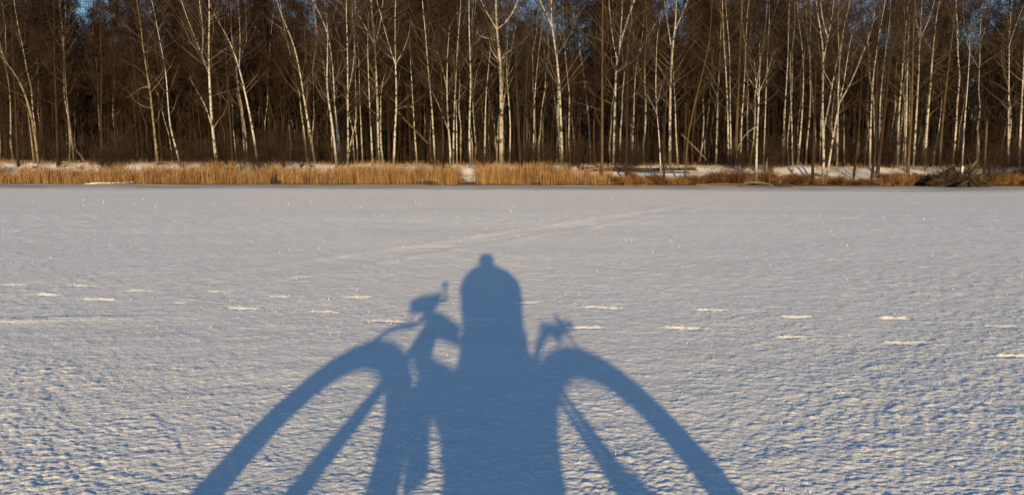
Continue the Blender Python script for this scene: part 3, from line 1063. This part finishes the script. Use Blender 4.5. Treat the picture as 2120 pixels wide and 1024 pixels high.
def tuft_mesh(seed, n=420, tall=.75, wide=.55):
    rng = np.random.default_rng(seed)
    mb = MB()
    az = rng.uniform(0, 2 * np.pi, n)
    r0 = rng.random(n) ** .5 * .22 * wide / .5
    out = np.stack([np.cos(az), np.sin(az)], 1)
    a = np.stack([out[:, 0] * r0, out[:, 1] * r0, np.full(n, -.08)], 1)
    sp = rng.uniform(.15, 1.0, n) * wide
    hh = tall * rng.uniform(.55, 1.05, n) * (1 - .35 * (sp / wide) ** 2)
    b = a + np.stack([out[:, 0] * sp + rng.normal(size=n) * .06, out[:, 1] * sp + rng.normal(size=n) * .06, hh * rng.uniform(.55, 1.0, n)], 1)
    bend = np.stack([-out[:, 0] * sp * .15, -out[:, 1] * sp * .15, hh * .22], 1)
    mb.ribbons(a, b, .024, .006, rng, 0, bend=bend)
    return mb.mesh('grass_tuft', ['dead_grass' if seed % 2 else 'dry_grass'])


tufts = [tuft_mesh(300 + i, 420, .62 + .08 * i, .5 + .05 * (i % 3)) for i in range(4)]
rng = np.random.default_rng(31)
tuft_px = [1268, 1282, 1301, 1318, 1333, 1347, 1362, 1392, 1408, 1432, 1447, 1462, 1478, 1495, 1512, 1530, 1546, 1580, 1597, 1612,
           1630, 1645, 1662, 1690, 1722, 1738, 1752, 1774, 1790, 1826, 1838, 1853, 1868, 1884, 1900, 1916, 1930, 1946, 2050, 2064, 2078, 2095, 2112,
           2130, 2150]
for i, px in enumerate(tuft_px):
    for lay in range(2):
        if lay and rng.random() < .45:
            continue
        s = rng.uniform(.5, 1.3) + lay * rng.uniform(.7, 1.5)
        p = px + rng.uniform(-6, 6)
        Y = SHORE0 + s
        for _ in range(3):
            x = (p - PX0) / F_PX * Y
            Y = float(shore(x)) + s
        k = rng.uniform(.85, 1.4) * (1.05 if 1440 < px < 1560 or 1820 < px < 1960 else .82)
        o = link('grass_tuft', tufts[int(rng.integers(4))], loc=(x, Y, float(ground_z(x, Y))), rot=(0, 0, rng.uniform(0, 6.28)), scale=(k, k, k * rng.uniform(.85, 1.15)))
        tag(o, 'rusty brown dry grass tussock on the right-hand shoreline', 'grass tuft', 'grass tussocks along the right shoreline')


# ------------------------------------------------------------------ fallen wood, mound, saplings
def log(name, label, cat, pts, rad, mat, Y=None, jag=True, branches=0, seed=1, lift=0.0, group=None):
    rng = np.random.default_rng(seed)
    W = []
    for q in pts:
        px, py = q[0], q[1]
        yy = q[2] if len(q) > 2 else Y
        W.append(at(px, py, yy))
    W = np.array(W)
    base = W[0].copy()
    P, R = smooth_path(W - base, np.linspace(rad, rad * .7, len(W)), max(6, len(W) * 3))
    P = P + rng.normal(size=P.shape) * rad * .12
    mb = MB()
    mb.tube(P, R, 9, 0, cap=True)
    root = link(name, None, loc=base)
    tag(root, label, cat, group)
    link('trunk', mb.mesh(name, [mat]), root)
    for k in range(branches):
        b = MB()
        f = rng.uniform(.2, .95)
        j = int(f * (len(P) - 1))
        d = rng.normal(size=3)
        d[2] = abs(d[2]) * .8 + .2
        d /= np.linalg.norm(d)
        l = rng.uniform(.5, 1.3)
        b.tube([P[j], P[j] + d * l * .5 + rng.normal(size=3) * .06, P[j] + d * l], [rad * .4, rad * .25, .01], 5)
        link('branch', b.mesh('branch', [mat]), root)
    return root


def gy(px, py):
    return depth_for(px, py, .2, 12)


log('fallen_log', 'long dark fallen log lying along the snow bank with its cut end right', 'log', [(1205, 349, 54.2), (1300, 350, 53.2), (1380, 351, 52.4), (1440, 350, 52.0)], .13, 'dark_wood', branches=2, seed=3)
log('fallen_log', 'short brown log with broken end behind the last reeds', 'log', [(1212, 353, 53.6), (1240, 348, 53.4), (1262, 346, 53.4)], .10, 'rotten_wood', branches=2, seed=4)
log('leaning_dead_trunk', 'pale broken dead trunk leaning left against the trees right of centre', 'dead tree', [(1463, 331, 57.5), (1436, 302, 57.0), (1410, 277, 56.6)], .055, 'dead_wood', seed=5)
log('leaning_dead_trunk', 'long dark dead trunk slanting left between birches left of centre', 'dead tree', [(885, 296, 60.5), (860, 270, 60.0), (838, 248, 59.7), (822, 230, 59.5)], .075, 'tan_bark', seed=6)
log('driftwood', 'pale crooked driftwood pole at the shore under the short branched birch', 'driftwood', [(1542, 378, 47.2), (1575, 377, 47.0), (1600, 383, 46.6)], .075, 'dead_wood', branches=2, seed=7)
log('driftwood', 'dark curved log lying on the ice edge right of the driftwood pole', 'driftwood', [(1588, 371, 47.4), (1603, 381, 46.8), (1625, 384, 46.6), (1642, 384, 46.6)], .11, 'dark_wood', seed=8)
log('driftwood', 'thin pale pole lying flat on the ice left of the short branched birch', 'driftwood', [(1440, 383, 46.9), (1490, 381, 46.9), (1545, 382, 46.8)], .05, 'dead_wood', seed=9)
log('driftwood', 'thin brown branch on the ice by the pale sapling', 'driftwood', [(1225, 386, 48.4), (1290, 384, 48.2), (1350, 384, 48.0), (1375, 386, 47.8)], .045, 'rotten_wood', branches=2, seed=10)
log('driftwood', 'snow-dusted flat trunk lying along the ice before the left reeds', 'driftwood', [(176, 381.5, 54.2), (205, 378.5, 54.4), (225, 379, 54.3), (262, 378, 54.2), (276, 376.5, 54.1)], .055, 'snow_clump', seed=11)
log('fallen_log', 'thin pale fallen stem slanting up at the far left bank', 'log', [(178, 338, 62.0), (160, 312, 62.0), (142, 296, 62.0)], .07, 'dead_wood', seed=12)
log('fallen_log', 'dark trunk lying on the bank at the right edge', 'log', [(2070, 362, 49.5), (2100, 358, 49.8), (2135, 352, 50.2)], .14, 'dark_wood', branches=1, seed=13)
log('dark_pole', 'two dark crossed poles on the ice before the uprooted mound', 'driftwood', [(1985, 386, 44.6), (2010, 370, 45.4), (2028, 387, 44.6)], .12, 'dark_wood', seed=14)

# uprooted mound
rng = np.random.default_rng(55)
my = 46.6
mb_c = at(1983, 384, my)
mnd = MB()
na, nb_ = 56, 22
ang = np.linspace(0, 2 * np.pi, na, endpoint=False)
V = []
for j in range(nb_ + 1):
    t = j / nb_
    for a in ang:
        rx = 1.55 * math.cos(t * 1.5) + .05
        ry = .9 * math.cos(t * 1.5) + .05
        x, y = rx * math.cos(a), ry * math.sin(a)
        z = .86 * math.sin(t * 1.57) * (1 - .18 * math.cos(a))
        n = .30 * float(perlin(x * 1.7 + 5, y * 1.7 + z * 1.3, 81)) + .17 * float(perlin(x * 5, y * 5 + z * 4, 82)) + .09 * float(perlin(x * 11 + z * 7, y * 11 + z * 9, 83))
        V.append((x * (1 + n), y * (1 + n), z * (1 + n * .8)))
Fq = []
for j in range(nb_):
    for i in range(na):
        k = (i + 1) % na
        Fq.append((j * na + i, j * na + k, (j + 1) * na + k, (j + 1) * na + i))
mnd.add(V, Fq)
root = link('uprooted_mound', None, loc=(mb_c[0], my, -.05))
tag(root, 'dark earthy root mound of a toppled tree at the right shore', 'root mound')
link('root_ball', mnd.mesh('root_ball', ['root_soil']), root)
for i in range(110):
    a = rng.uniform(0, 6.28)
    el = rng.uniform(.1, 1.3)
    d = np.array([math.cos(a) * math.cos(el) * 1.4, math.sin(a) * math.cos(el) * .8, math.sin(el) * 1.05])
    p = d * .85
    q = d * rng.uniform(1.1, 1.4) + rng.normal(size=3) * .1
    e = q + d * rng.uniform(.1, .35) + rng.normal(size=3) * .2
    r = MB()
    k = rng.uniform(.4, 1.1)
    r.tube([p, q, e], [.035 * k, .02 * k, .004], 5)
    link('root', r.mesh('root', ['dark_wood' if i % 7 else 'dead_wood']), root)
r = MB()
r.tube([(.45, .1, .8), (.75, .15, 1.15), (1.15, .2, 1.55)], [.09, .085, .075], 7, 0, True)
link('broken_limb', r.mesh('broken_limb', ['dead_wood']), root)
r = MB()
r.tube([(.22, .1, .9), (.26, .1, 1.3)], [.09, .07], 7, 0, True)
link('snow_capped_stub', r.mesh('snow_capped_stub', ['snow_clump']), root)


def shrub_mesh(seed, H=2.2, n=10):
    rng = np.random.default_rng(seed)
    st = []
    for k in range(n):
        a = rng.uniform(0, 6.28)
        l = H * rng.uniform(.5, 1)
        d = np.array([math.cos(a) * .45, math.sin(a) * .45, 1]) * rng.uniform(.7, 1)
        P = np.stack([d * t * l + rng.normal(size=3) * .05 * t for t in np.linspace(0, 1, 5)])
        st.append((P, np.linspace(.016, .004, 5)))
    mb = MB()
    for P, R in st:
        mb.tube(P, R, 3, 1)
    grow_crown(mb, st, rng, .3, dens=.6, spread=.35, tw=.012, nb=1.3, pale=False, twigs=5)
    return mb.mesh('bare_shrub', ['dark_bark', 'brown_twig'])


shr = [shrub_mesh(400 + i, 1.5 + .35 * i) for i in range(3)]
rng = np.random.default_rng(61)
for i in range(70):
    s = rng.uniform(2.8, 8.5) if i > 7 else rng.uniform(.6, 2.6)
    Yc = SHORE0 + s
    x = (rng.uniform(-.68, .68) if i > 7 else rng.uniform(.56, .66)) * Yc
    y = float(shore(x)) + s
    k = rng.uniform(.7, 1.15)
    o = link('bare_shrub', shr[i % 3], loc=(x, y, float(ground_z(x, y)) - .05), rot=(0, 0, rng.uniform(0, 6.28)), scale=(k, k, k))
    tag(o, 'leafless brown shrub growing on the bank before the trees', 'shrub', 'bare shrubs along the bank')

# ------------------------------------------------------------------ the photographer's fat bike (its shadow falls into the view)
BO, BYAW = -0.0662, -0.1475
bike = link('bicycle', None, loc=(0, BO, 0), rot=(0, 0, BYAW))
tag(bike, 'fat-tyred bicycle standing sideways beside the photographer, seen as a shadow on the snow', 'bicycle')


def part(name, fn, mat, parent=bike):
    m = MB()
    fn(m)
    return link(name, m.mesh(name, [mat] if isinstance(mat, str) else mat), parent)


def ring(m, R, r, n=56, k=12, knob=0.0, sx=1.0):
    V = []
    for i in range(n):
        a = i * 2 * math.pi / n
        for j in range(k):
            b = j * 2 * math.pi / k
            rr = r + (knob if (i + j) % 2 == 0 and math.cos(b) > -.2 else 0)
            V.append(((R + rr * math.cos(b)) * math.cos(a), rr * math.sin(b) * sx, (R + rr * math.cos(b)) * math.sin(a)))
    Fq = [(i * k + j, i * k + (j + 1) % k, ((i + 1) % n) * k + (j + 1) % k, ((i + 1) % n) * k + j) for i in range(n) for j in range(k)]
    m.add(V, Fq)


WF, WR, WRAD = -0.695, 0.561, 0.385


def spokes(m):
    for i in range(32):
        a = i * 2 * math.pi / 32
        b = a + (.5 if i % 2 else -.5)
        s = .035 if i % 4 < 2 else -.035
        m.tube([(.025 * math.cos(b), s, .025 * math.sin(b)), (.268 * math.cos(a), 0, .268 * math.sin(a))], [.0011, .0011], 4)


for u in (WF, WR):
    wh = link('wheel', None, bike, loc=(u, 0, WRAD))
    part('tyre', lambda m: ring(m, .3285, .0515, knob=.005), 'rubber', wh)
    part('rim', lambda m: ring(m, .272, .013, sx=2.6), 'black_metal', wh)
    part('hub', lambda m: m.tube([(0, -.07, 0), (0, -.04, 0), (0, .04, 0), (0, .07, 0)], [.012, .028, .028, .012], 10, cap=True), 'steel', wh)
    part('spokes', spokes, 'steel', wh)


def line(*pts, r=.018, sides=10):
    pts = [np.array(p, float) for p in pts]
    return lambda m: m.tube(pts, [r] * len(pts) if not isinstance(r, (list, tuple)) else r, sides, cap=True)


HT0, HT1 = (-.462, 0, .70), (-.415, 0, .83)
BB = (.13, 0, .315)
ST = (.315, 0, .70)
part('head_tube', line(HT0, HT1, r=.036), 'frame_paint')
part('top_tube', line((-.42, 0, .815), (.31, 0, .68), r=.022), 'frame_paint')
part('down_tube', line((-.452, 0, .735), (-.24, 0, .56), BB, r=.034), 'frame_paint')
part('seat_tube', line(BB, ST, r=.019), 'frame_paint')
for s in (-1, 1):
    part('seat_stay', line((.30, .02 * s, .665), (.40, .07 * s, .60), (WR, .09 * s, WRAD), r=[.011, .012, .024]), 'frame_paint')
    part('chain_stay', line((.13, .03 * s, .315), (.30, .085 * s, .335), (WR, .09 * s, WRAD), r=.011), 'frame_paint')
    part('fork_leg', line((-.468, .07 * s, .715), (-.55, .072 * s, .60), (WF, .072 * s, WRAD), r=[.022, .026, .034]), 'black_metal')
    part('crank_arm', line((.13, .075 * s, .315), (.13 - .165 * s * .6, .095 * s, .315 - .12 * s), r=[.014, .010]), 'black_metal')
    pd = np.array((.13 - .165 * s * .6, .145 * s, .315 - .12 * s))
    part('pedal', lambda m, pd=pd: m.tube([pd - (.045, 0, 0), pd + (.045, 0, 0)], [.045, .045], 4, cap=True), 'black_metal')
part('fork_crown', line((-.468, -.085, .715), (-.468, .085, .715), r=.022), 'black_metal')
part('bottom_bracket', line((.13, -.06, .315), (.13, .06, .315), r=.024), 'steel')
cr_ = link('chainring', None, bike, loc=(.13, -.066, .315))
part('ring', lambda m: ring(m, .07, .006, 36, 6), 'steel', cr_)
part('chain', line((.13, -.066, .388), (WR, -.07, WRAD + .04), r=.004), 'steel')
part('chain', line((.13, -.066, .242), (WR - .02, -.07, WRAD - .08), r=.004), 'steel')
part('sprocket', lambda m: m.tube([(WR, -.055, WRAD), (WR, -.085, WRAD)], [.085, .03], 20, cap=True), 'steel')
part('seat_post', line(ST, (.40, 0, .79), (.50, 0, .845), r=[.02, .022, .026]), 'black_metal')


def boxm(c, d, tilt=0.0):
    def fn(m):
        V = []
        ct, st_ = math.cos(tilt), math.sin(tilt)
        for z in (-1, 1):
            for y in (-1, 1):
                for x in (-1, 1):
                    a, b = x * d[0] / 2, z * d[2] / 2
                    V.append((c[0] + a * ct - b * st_, c[1] + y * d[1] / 2, c[2] + a * st_ + b * ct))
        m.add(V, [(0, 2, 3, 1), (4, 5, 7, 6), (0, 1, 5, 4), (2, 6, 7, 3), (0, 4, 6, 2), (1, 3, 7, 5)])
    return fn


def saddle(m):
    P = [(.43, .018, .866), (.48, .026, .860), (.54, .044, .858), (.60, .070, .866), (.65, .072, .874), (.675, .05, .872)]
    V, k = [], 10
    for u, hw, z in P:
        for j in range(k):
            a = j * 2 * math.pi / k
            V.append((u, hw * math.cos(a), z + .018 * math.sin(a) - .02 * abs(math.cos(a)) ** 2))
    Fq = [(i * k + j, i * k + (j + 1) % k, (i + 1) * k + (j + 1) % k, (i + 1) * k + j) for i in range(len(P) - 1) for j in range(k)]
    m.add(V, Fq)
    for e in (0, len(P) - 1):
        c = [V[e * k + j] for j in range(k)] + [(P[e][0], 0, P[e][2])]
        m.add(c, [(j, (j + 1) % k, k, k) for j in range(k)])


sd = part('saddle', saddle, 'leather')
part('rail', line((.40, .02, .84), (.45, .022, .818), (.60, .03, .845), r=.004), 'steel', sd)
part('rail', line((.40, -.02, .84), (.45, -.022, .818), (.60, -.03, .845), r=.004), 'steel', sd)
part('saddle_shadow_block', boxm((.55, 0, .828), (.12, .08, .055), .5), 'jacket_cloth')  # added box that bulks out the saddle's cast shadow
part('tail_light', lambda m: m.tube([(.585, 0, .925), (.585, 0, .875)], [.016, .02], 10, cap=True), 'red_plastic')
part('mudguard_stay', line((.60, 0, .85), (.612, 0, .80), (.615, 0, .765), r=[.012, .009, .008]), 'black_metal')
part('stem', line((-.41, 0, .835), (-.40, 0, .90), (-.47, 0, .935), r=[.034, .036, .026]), 'black_metal')
hb = part('handlebar', line((-.40, -.37, .95), (-.44, -.22, .955), (-.47, -.07, .935), (-.47, .07, .935), (-.44, .22, .955), (-.40, .37, .95), r=.014), 'black_metal')
for s in (-1, 1):
    part('grip', line((-.40, .37 * s, .95), (-.425, .26 * s, .953), r=.019), 'rubber', hb)
    part('brake_lever', line((-.44, .21 * s, .955), (-.50, .22 * s, .945), (-.52, .32 * s, .94), r=[.014, .010, .006]), 'black_metal', hb)
    part('brake_cable', line((-.44, .08 * s, .88), (-.53, .05 * s, .84), (-.62, .03 * s, .832), (-.70, .02 * s, .805), (-.75, .02 * s, .755), r=.017), 'rubber', hb)


part('handlebar_bag', boxm((-.505, 0, .985), (.20, .24, .095), .18), 'jacket_cloth')
part('stem_shadow_block', line((-.375, 0, .915), (-.365, 0, .70), r=[.048, .040], sides=14), 'jacket_cloth')  # added cylinder, there to fill the upright below the handlebar in the shadow
def frame_shadow_plate(m):  # added plate, outlined to close the frame gap in the cast shadow
    q = [(-.40, .74), (-.33, .70), (-.19, .665), (-.05, .655), (.0, .56), (-.19, .535), (-.27, .54), (-.36, .60)]
    n = len(q)
    c = (-.20, .61)
    V = [(u, -.03, z) for u, z in q] + [(u, .03, z) for u, z in q] + [(c[0], -.036, c[1]), (c[0], .036, c[1])]
    m.add(V, [(i, (i + 1) % n, n + (i + 1) % n, n + i) for i in range(n)] + [((i + 1) % n, i, 2 * n, 2 * n) for i in range(n)]
          + [(n + i, n + (i + 1) % n, 2 * n + 1, 2 * n + 1) for i in range(n)])


part('frame_shadow_plate', frame_shadow_plate, 'jacket_cloth')
part('headlight', line((-.60, .03, .985), (-.645, .03, .975), r=[.02, .028]), 'black_metal')
part('frame_bag', boxm((-.27, 0, .845), (.20, .06, .07), -.42), 'jacket_cloth')
mr = part('mirror_arm', line((-.41, .36, .955), (-.43, .36, 1.02), (-.45, .36, 1.075), r=.012), 'black_metal')
part('mirror', lambda m: m.tube([(-.445, .35, 1.075), (-.475, .365, 1.10)], [.030, .026], 14, cap=True), 'glass_black', mr)
part('water_bottle', line((-.345, 0, .625), (-.25, 0, .41), r=[.045, .045]), 'frame_paint')


# ------------------------------------------------------------------ the photographer
def skin(name, pts, edges, rad, mat, parent=None, loc=None, sub=2):
    me = bpy.data.meshes.new(name)
    me.from_pydata([tuple(p) for p in pts], edges, [])
    me.materials.append(MAT[mat])
    o = link(name, me, parent, loc)
    md = o.modifiers.new('skin', 'SKIN')
    md.use_smooth_shade = True
    if not me.skin_vertices:
        bm = bmesh.new()
        bm.from_mesh(me)
        bm.verts.layers.skin.verify()
        bm.to_mesh(me)
        bm.free()
    for i, v in enumerate(me.skin_vertices[0].data):
        r = rad[i]
        v.radius = (r, r) if not isinstance(r, tuple) else r
        v.use_root = (i == 0)
    sb = o.modifiers.new('sub', 'SUBSURF')
    sb.levels = sb.render_levels = sub
    return o


PX_, PY_ = .085, -.38
J, E, R_ = [], [], []


def jn(p, r, par=None):
    J.append((p[0] - PX_, p[1] - PY_, p[2]))
    R_.append(r)
    if par is not None:
        E.append((par, len(J) - 1))
    return len(J) - 1


pel = jn((.085, -.40, .84), .13)
chest = jn((.08, -.41, 1.16), .14, jn((.085, -.41, 1.00), .125, pel))
neck = jn((.06, -.385, 1.37), .055, jn((.07, -.40, 1.29), .11, chest))
hd = jn((.052, -.355, 1.50), .088, jn((.055, -.365, 1.43), .068, neck))
jn((.05, -.36, 1.57), .07, hd)
nose = jn((.05, -.255, 1.475), .014, hd)
for s in (-1, 1):
    jn((.052 + .098 * s, -.365, 1.485), .018, hd)
hand_w = {}
for s in (-1, 1):
    sh = jn((.075 + .165 * s, -.40, 1.30), .062, chest)
    el = jn((.08 + .235 * s, -.28, 1.13), .045, sh)
    hx = .059 + .105 * s
    wr = jn((hx + .03 * s, -.085, 1.135), .028, el)
    pal = jn((hx + .012 * s, -.045, 1.138), (.030), wr)
    for k, (dz, ln) in enumerate(((.028, .070), (.010, .078), (-.008, .072), (-.026, .056))):
        a = jn((hx + .006 * s, -.020, 1.14 + dz), .0095, pal)
        b = jn((hx - .004 * s, .0005, 1.14 + dz), .0085, a)
        jn((hx - .004 * s - .42 * ln * s, .003, 1.14 + dz * .9), .0075, b)
    a = jn((hx - .004 * s, -.046, 1.165), .0105, pal)
    jn((hx - .032 * s, -.033, 1.170), .009, a)
for s in (-1, 1):
    hip = jn((.085 + .085 * s, -.40, .78), .095, pel)
    kn = jn((.085 + (.115 if s < 0 else .11) * s, -.37, .46), .062, hip)
    an = jn((.085 + (.12 if s < 0 else .115) * s, -.41, .10), .042, kn)
    jn((.085 + (.13 if s < 0 else .125) * s, -.28, .05), .038, an)
person = skin('person', J, E, R_, 'skin', loc=(PX_, PY_, 0), sub=1)
tag(person, 'photographer in winter jacket and knit hat holding up a phone, seen as a shadow', 'person')

J, E, R_ = [], [], []
parka = MB()
PR = [(1.455, .005, .095, .05), (1.435, -.03, .125, .09), (1.405, -.085, .19, .12), (1.374, -.125, .25, .14), (1.32, -.165, .315, .165), (1.263, -.193, .36, .18),
      (1.20, -.210, .378, .19), (1.142, -.216, .378, .19), (1.07, -.198, .362, .185), (.99, -.172, .335, .18), (.88, -.140, .308, .18),
      (.80, -.136, .303, .18), (.72, -.146, .318, .18), (.64, -.160, .330, .18), (.56, -.170, .318, .18), (.50, -.165, .298, .17)]
V, kk = [], 28
rg = np.random.default_rng(3)
for z, xl, xr, dp in PR:
    for j in range(kk):
        a = j * 2 * math.pi / kk
        c, sn = math.cos(a), math.sin(a)
        f = 1 + .035 * float(perlin(3 * c + 7, 3 * sn + z * 9, 91))
        V.append(((xl + xr) / 2 + (xr - xl) / 2 * f * math.copysign(abs(c) ** .85, c) - PX_, -.40 + dp * f * sn - PY_, z))
parka.add(V, [(i * kk + j, (i + 1) * kk + j, (i + 1) * kk + (j + 1) % kk, i * kk + (j + 1) % kk) for i in range(len(PR) - 1) for j in range(kk)])
jk = link('jacket', parka.mesh('jacket', ['jacket_cloth']), person)
for s in (-1, 1):
    m = MB()
    P, R = smooth_path([(.08 + .19 * s - PX_, -.36 - PY_, 1.22), (.082 + .225 * s - PX_, -.26 - PY_, 1.15), (.059 + .18 * s - PX_, -.16 - PY_, 1.135), (.059 + .14 * s - PX_, -.095 - PY_, 1.135)], [.085, .078, .062, .048], 10)
    m.tube(P, R, 16)
    link('sleeve', m.mesh('sleeve', ['jacket_cloth']), jk)
J, E, R_ = [], [], []
pel = jn((.085, -.40, .84), .165)
for s in (-1, 1):
    hip = jn((.085 + .10 * s, -.40, .74), .125, pel)
    kn = jn((.085 + (.115 if s < 0 else .11) * s, -.37, .46), .125, hip)
    jn((.085 + (.12 if s < 0 else .115) * s, -.41, .14), .11, kn)
skin('trousers', J, E, R_, 'trouser_cloth', person)
for s in (-1, 1):
    J, E, R_ = [], [], []
    bx = .085 + (.12 if s < 0 else .115) * s
    b0 = jn((bx, -.42, .17), .066)
    b1 = jn((bx, -.42, .06), .056, b0)
    b2 = jn((bx + .01 * s, -.33, .045), .050, b1)
    jn((bx + .02 * s, -.24, .042), .042, b2)
    skin('boot', J, E, R_, 'leather', person)
J, E, R_ = [], [], []
b0 = jn((.052, -.362, 1.515), .104)
b1 = jn((.05, -.366, 1.565), .095, b0)
jn((.05, -.368, 1.605), .045, b1)
skin('knit_hat', J, E, R_, 'knit', person)
for s in (-1, 1):
    m = MB()
    m.tube([(.050 + .034 * s - PX_, -.272 - PY_, 1.497), (.050 + .034 * s - PX_, -.258 - PY_, 1.497)], [.012, .006], 10, cap=True)
    link('eye', m.mesh('eye', ['glass_black']), person)
m = MB()
m.tube([(.03 - PX_, -.262 - PY_, 1.438), (.05 - PX_, -.255 - PY_, 1.436), (.072 - PX_, -.262 - PY_, 1.438)], [.004, .007, .004], 8, cap=True)
link('mouth', m.mesh('mouth', ['skin']), person)

ph = link('smartphone', None, loc=(.059, -.0125, 1.142))
tag(ph, 'black smartphone held level in the photographer\'s hands', 'phone')
part('case', boxm((0, 0, 0), (.158, .0085, .074)), 'black_metal', ph)
part('screen', boxm((0, -.0050, 0), (.150, .001, .068)), 'glass_black', ph)
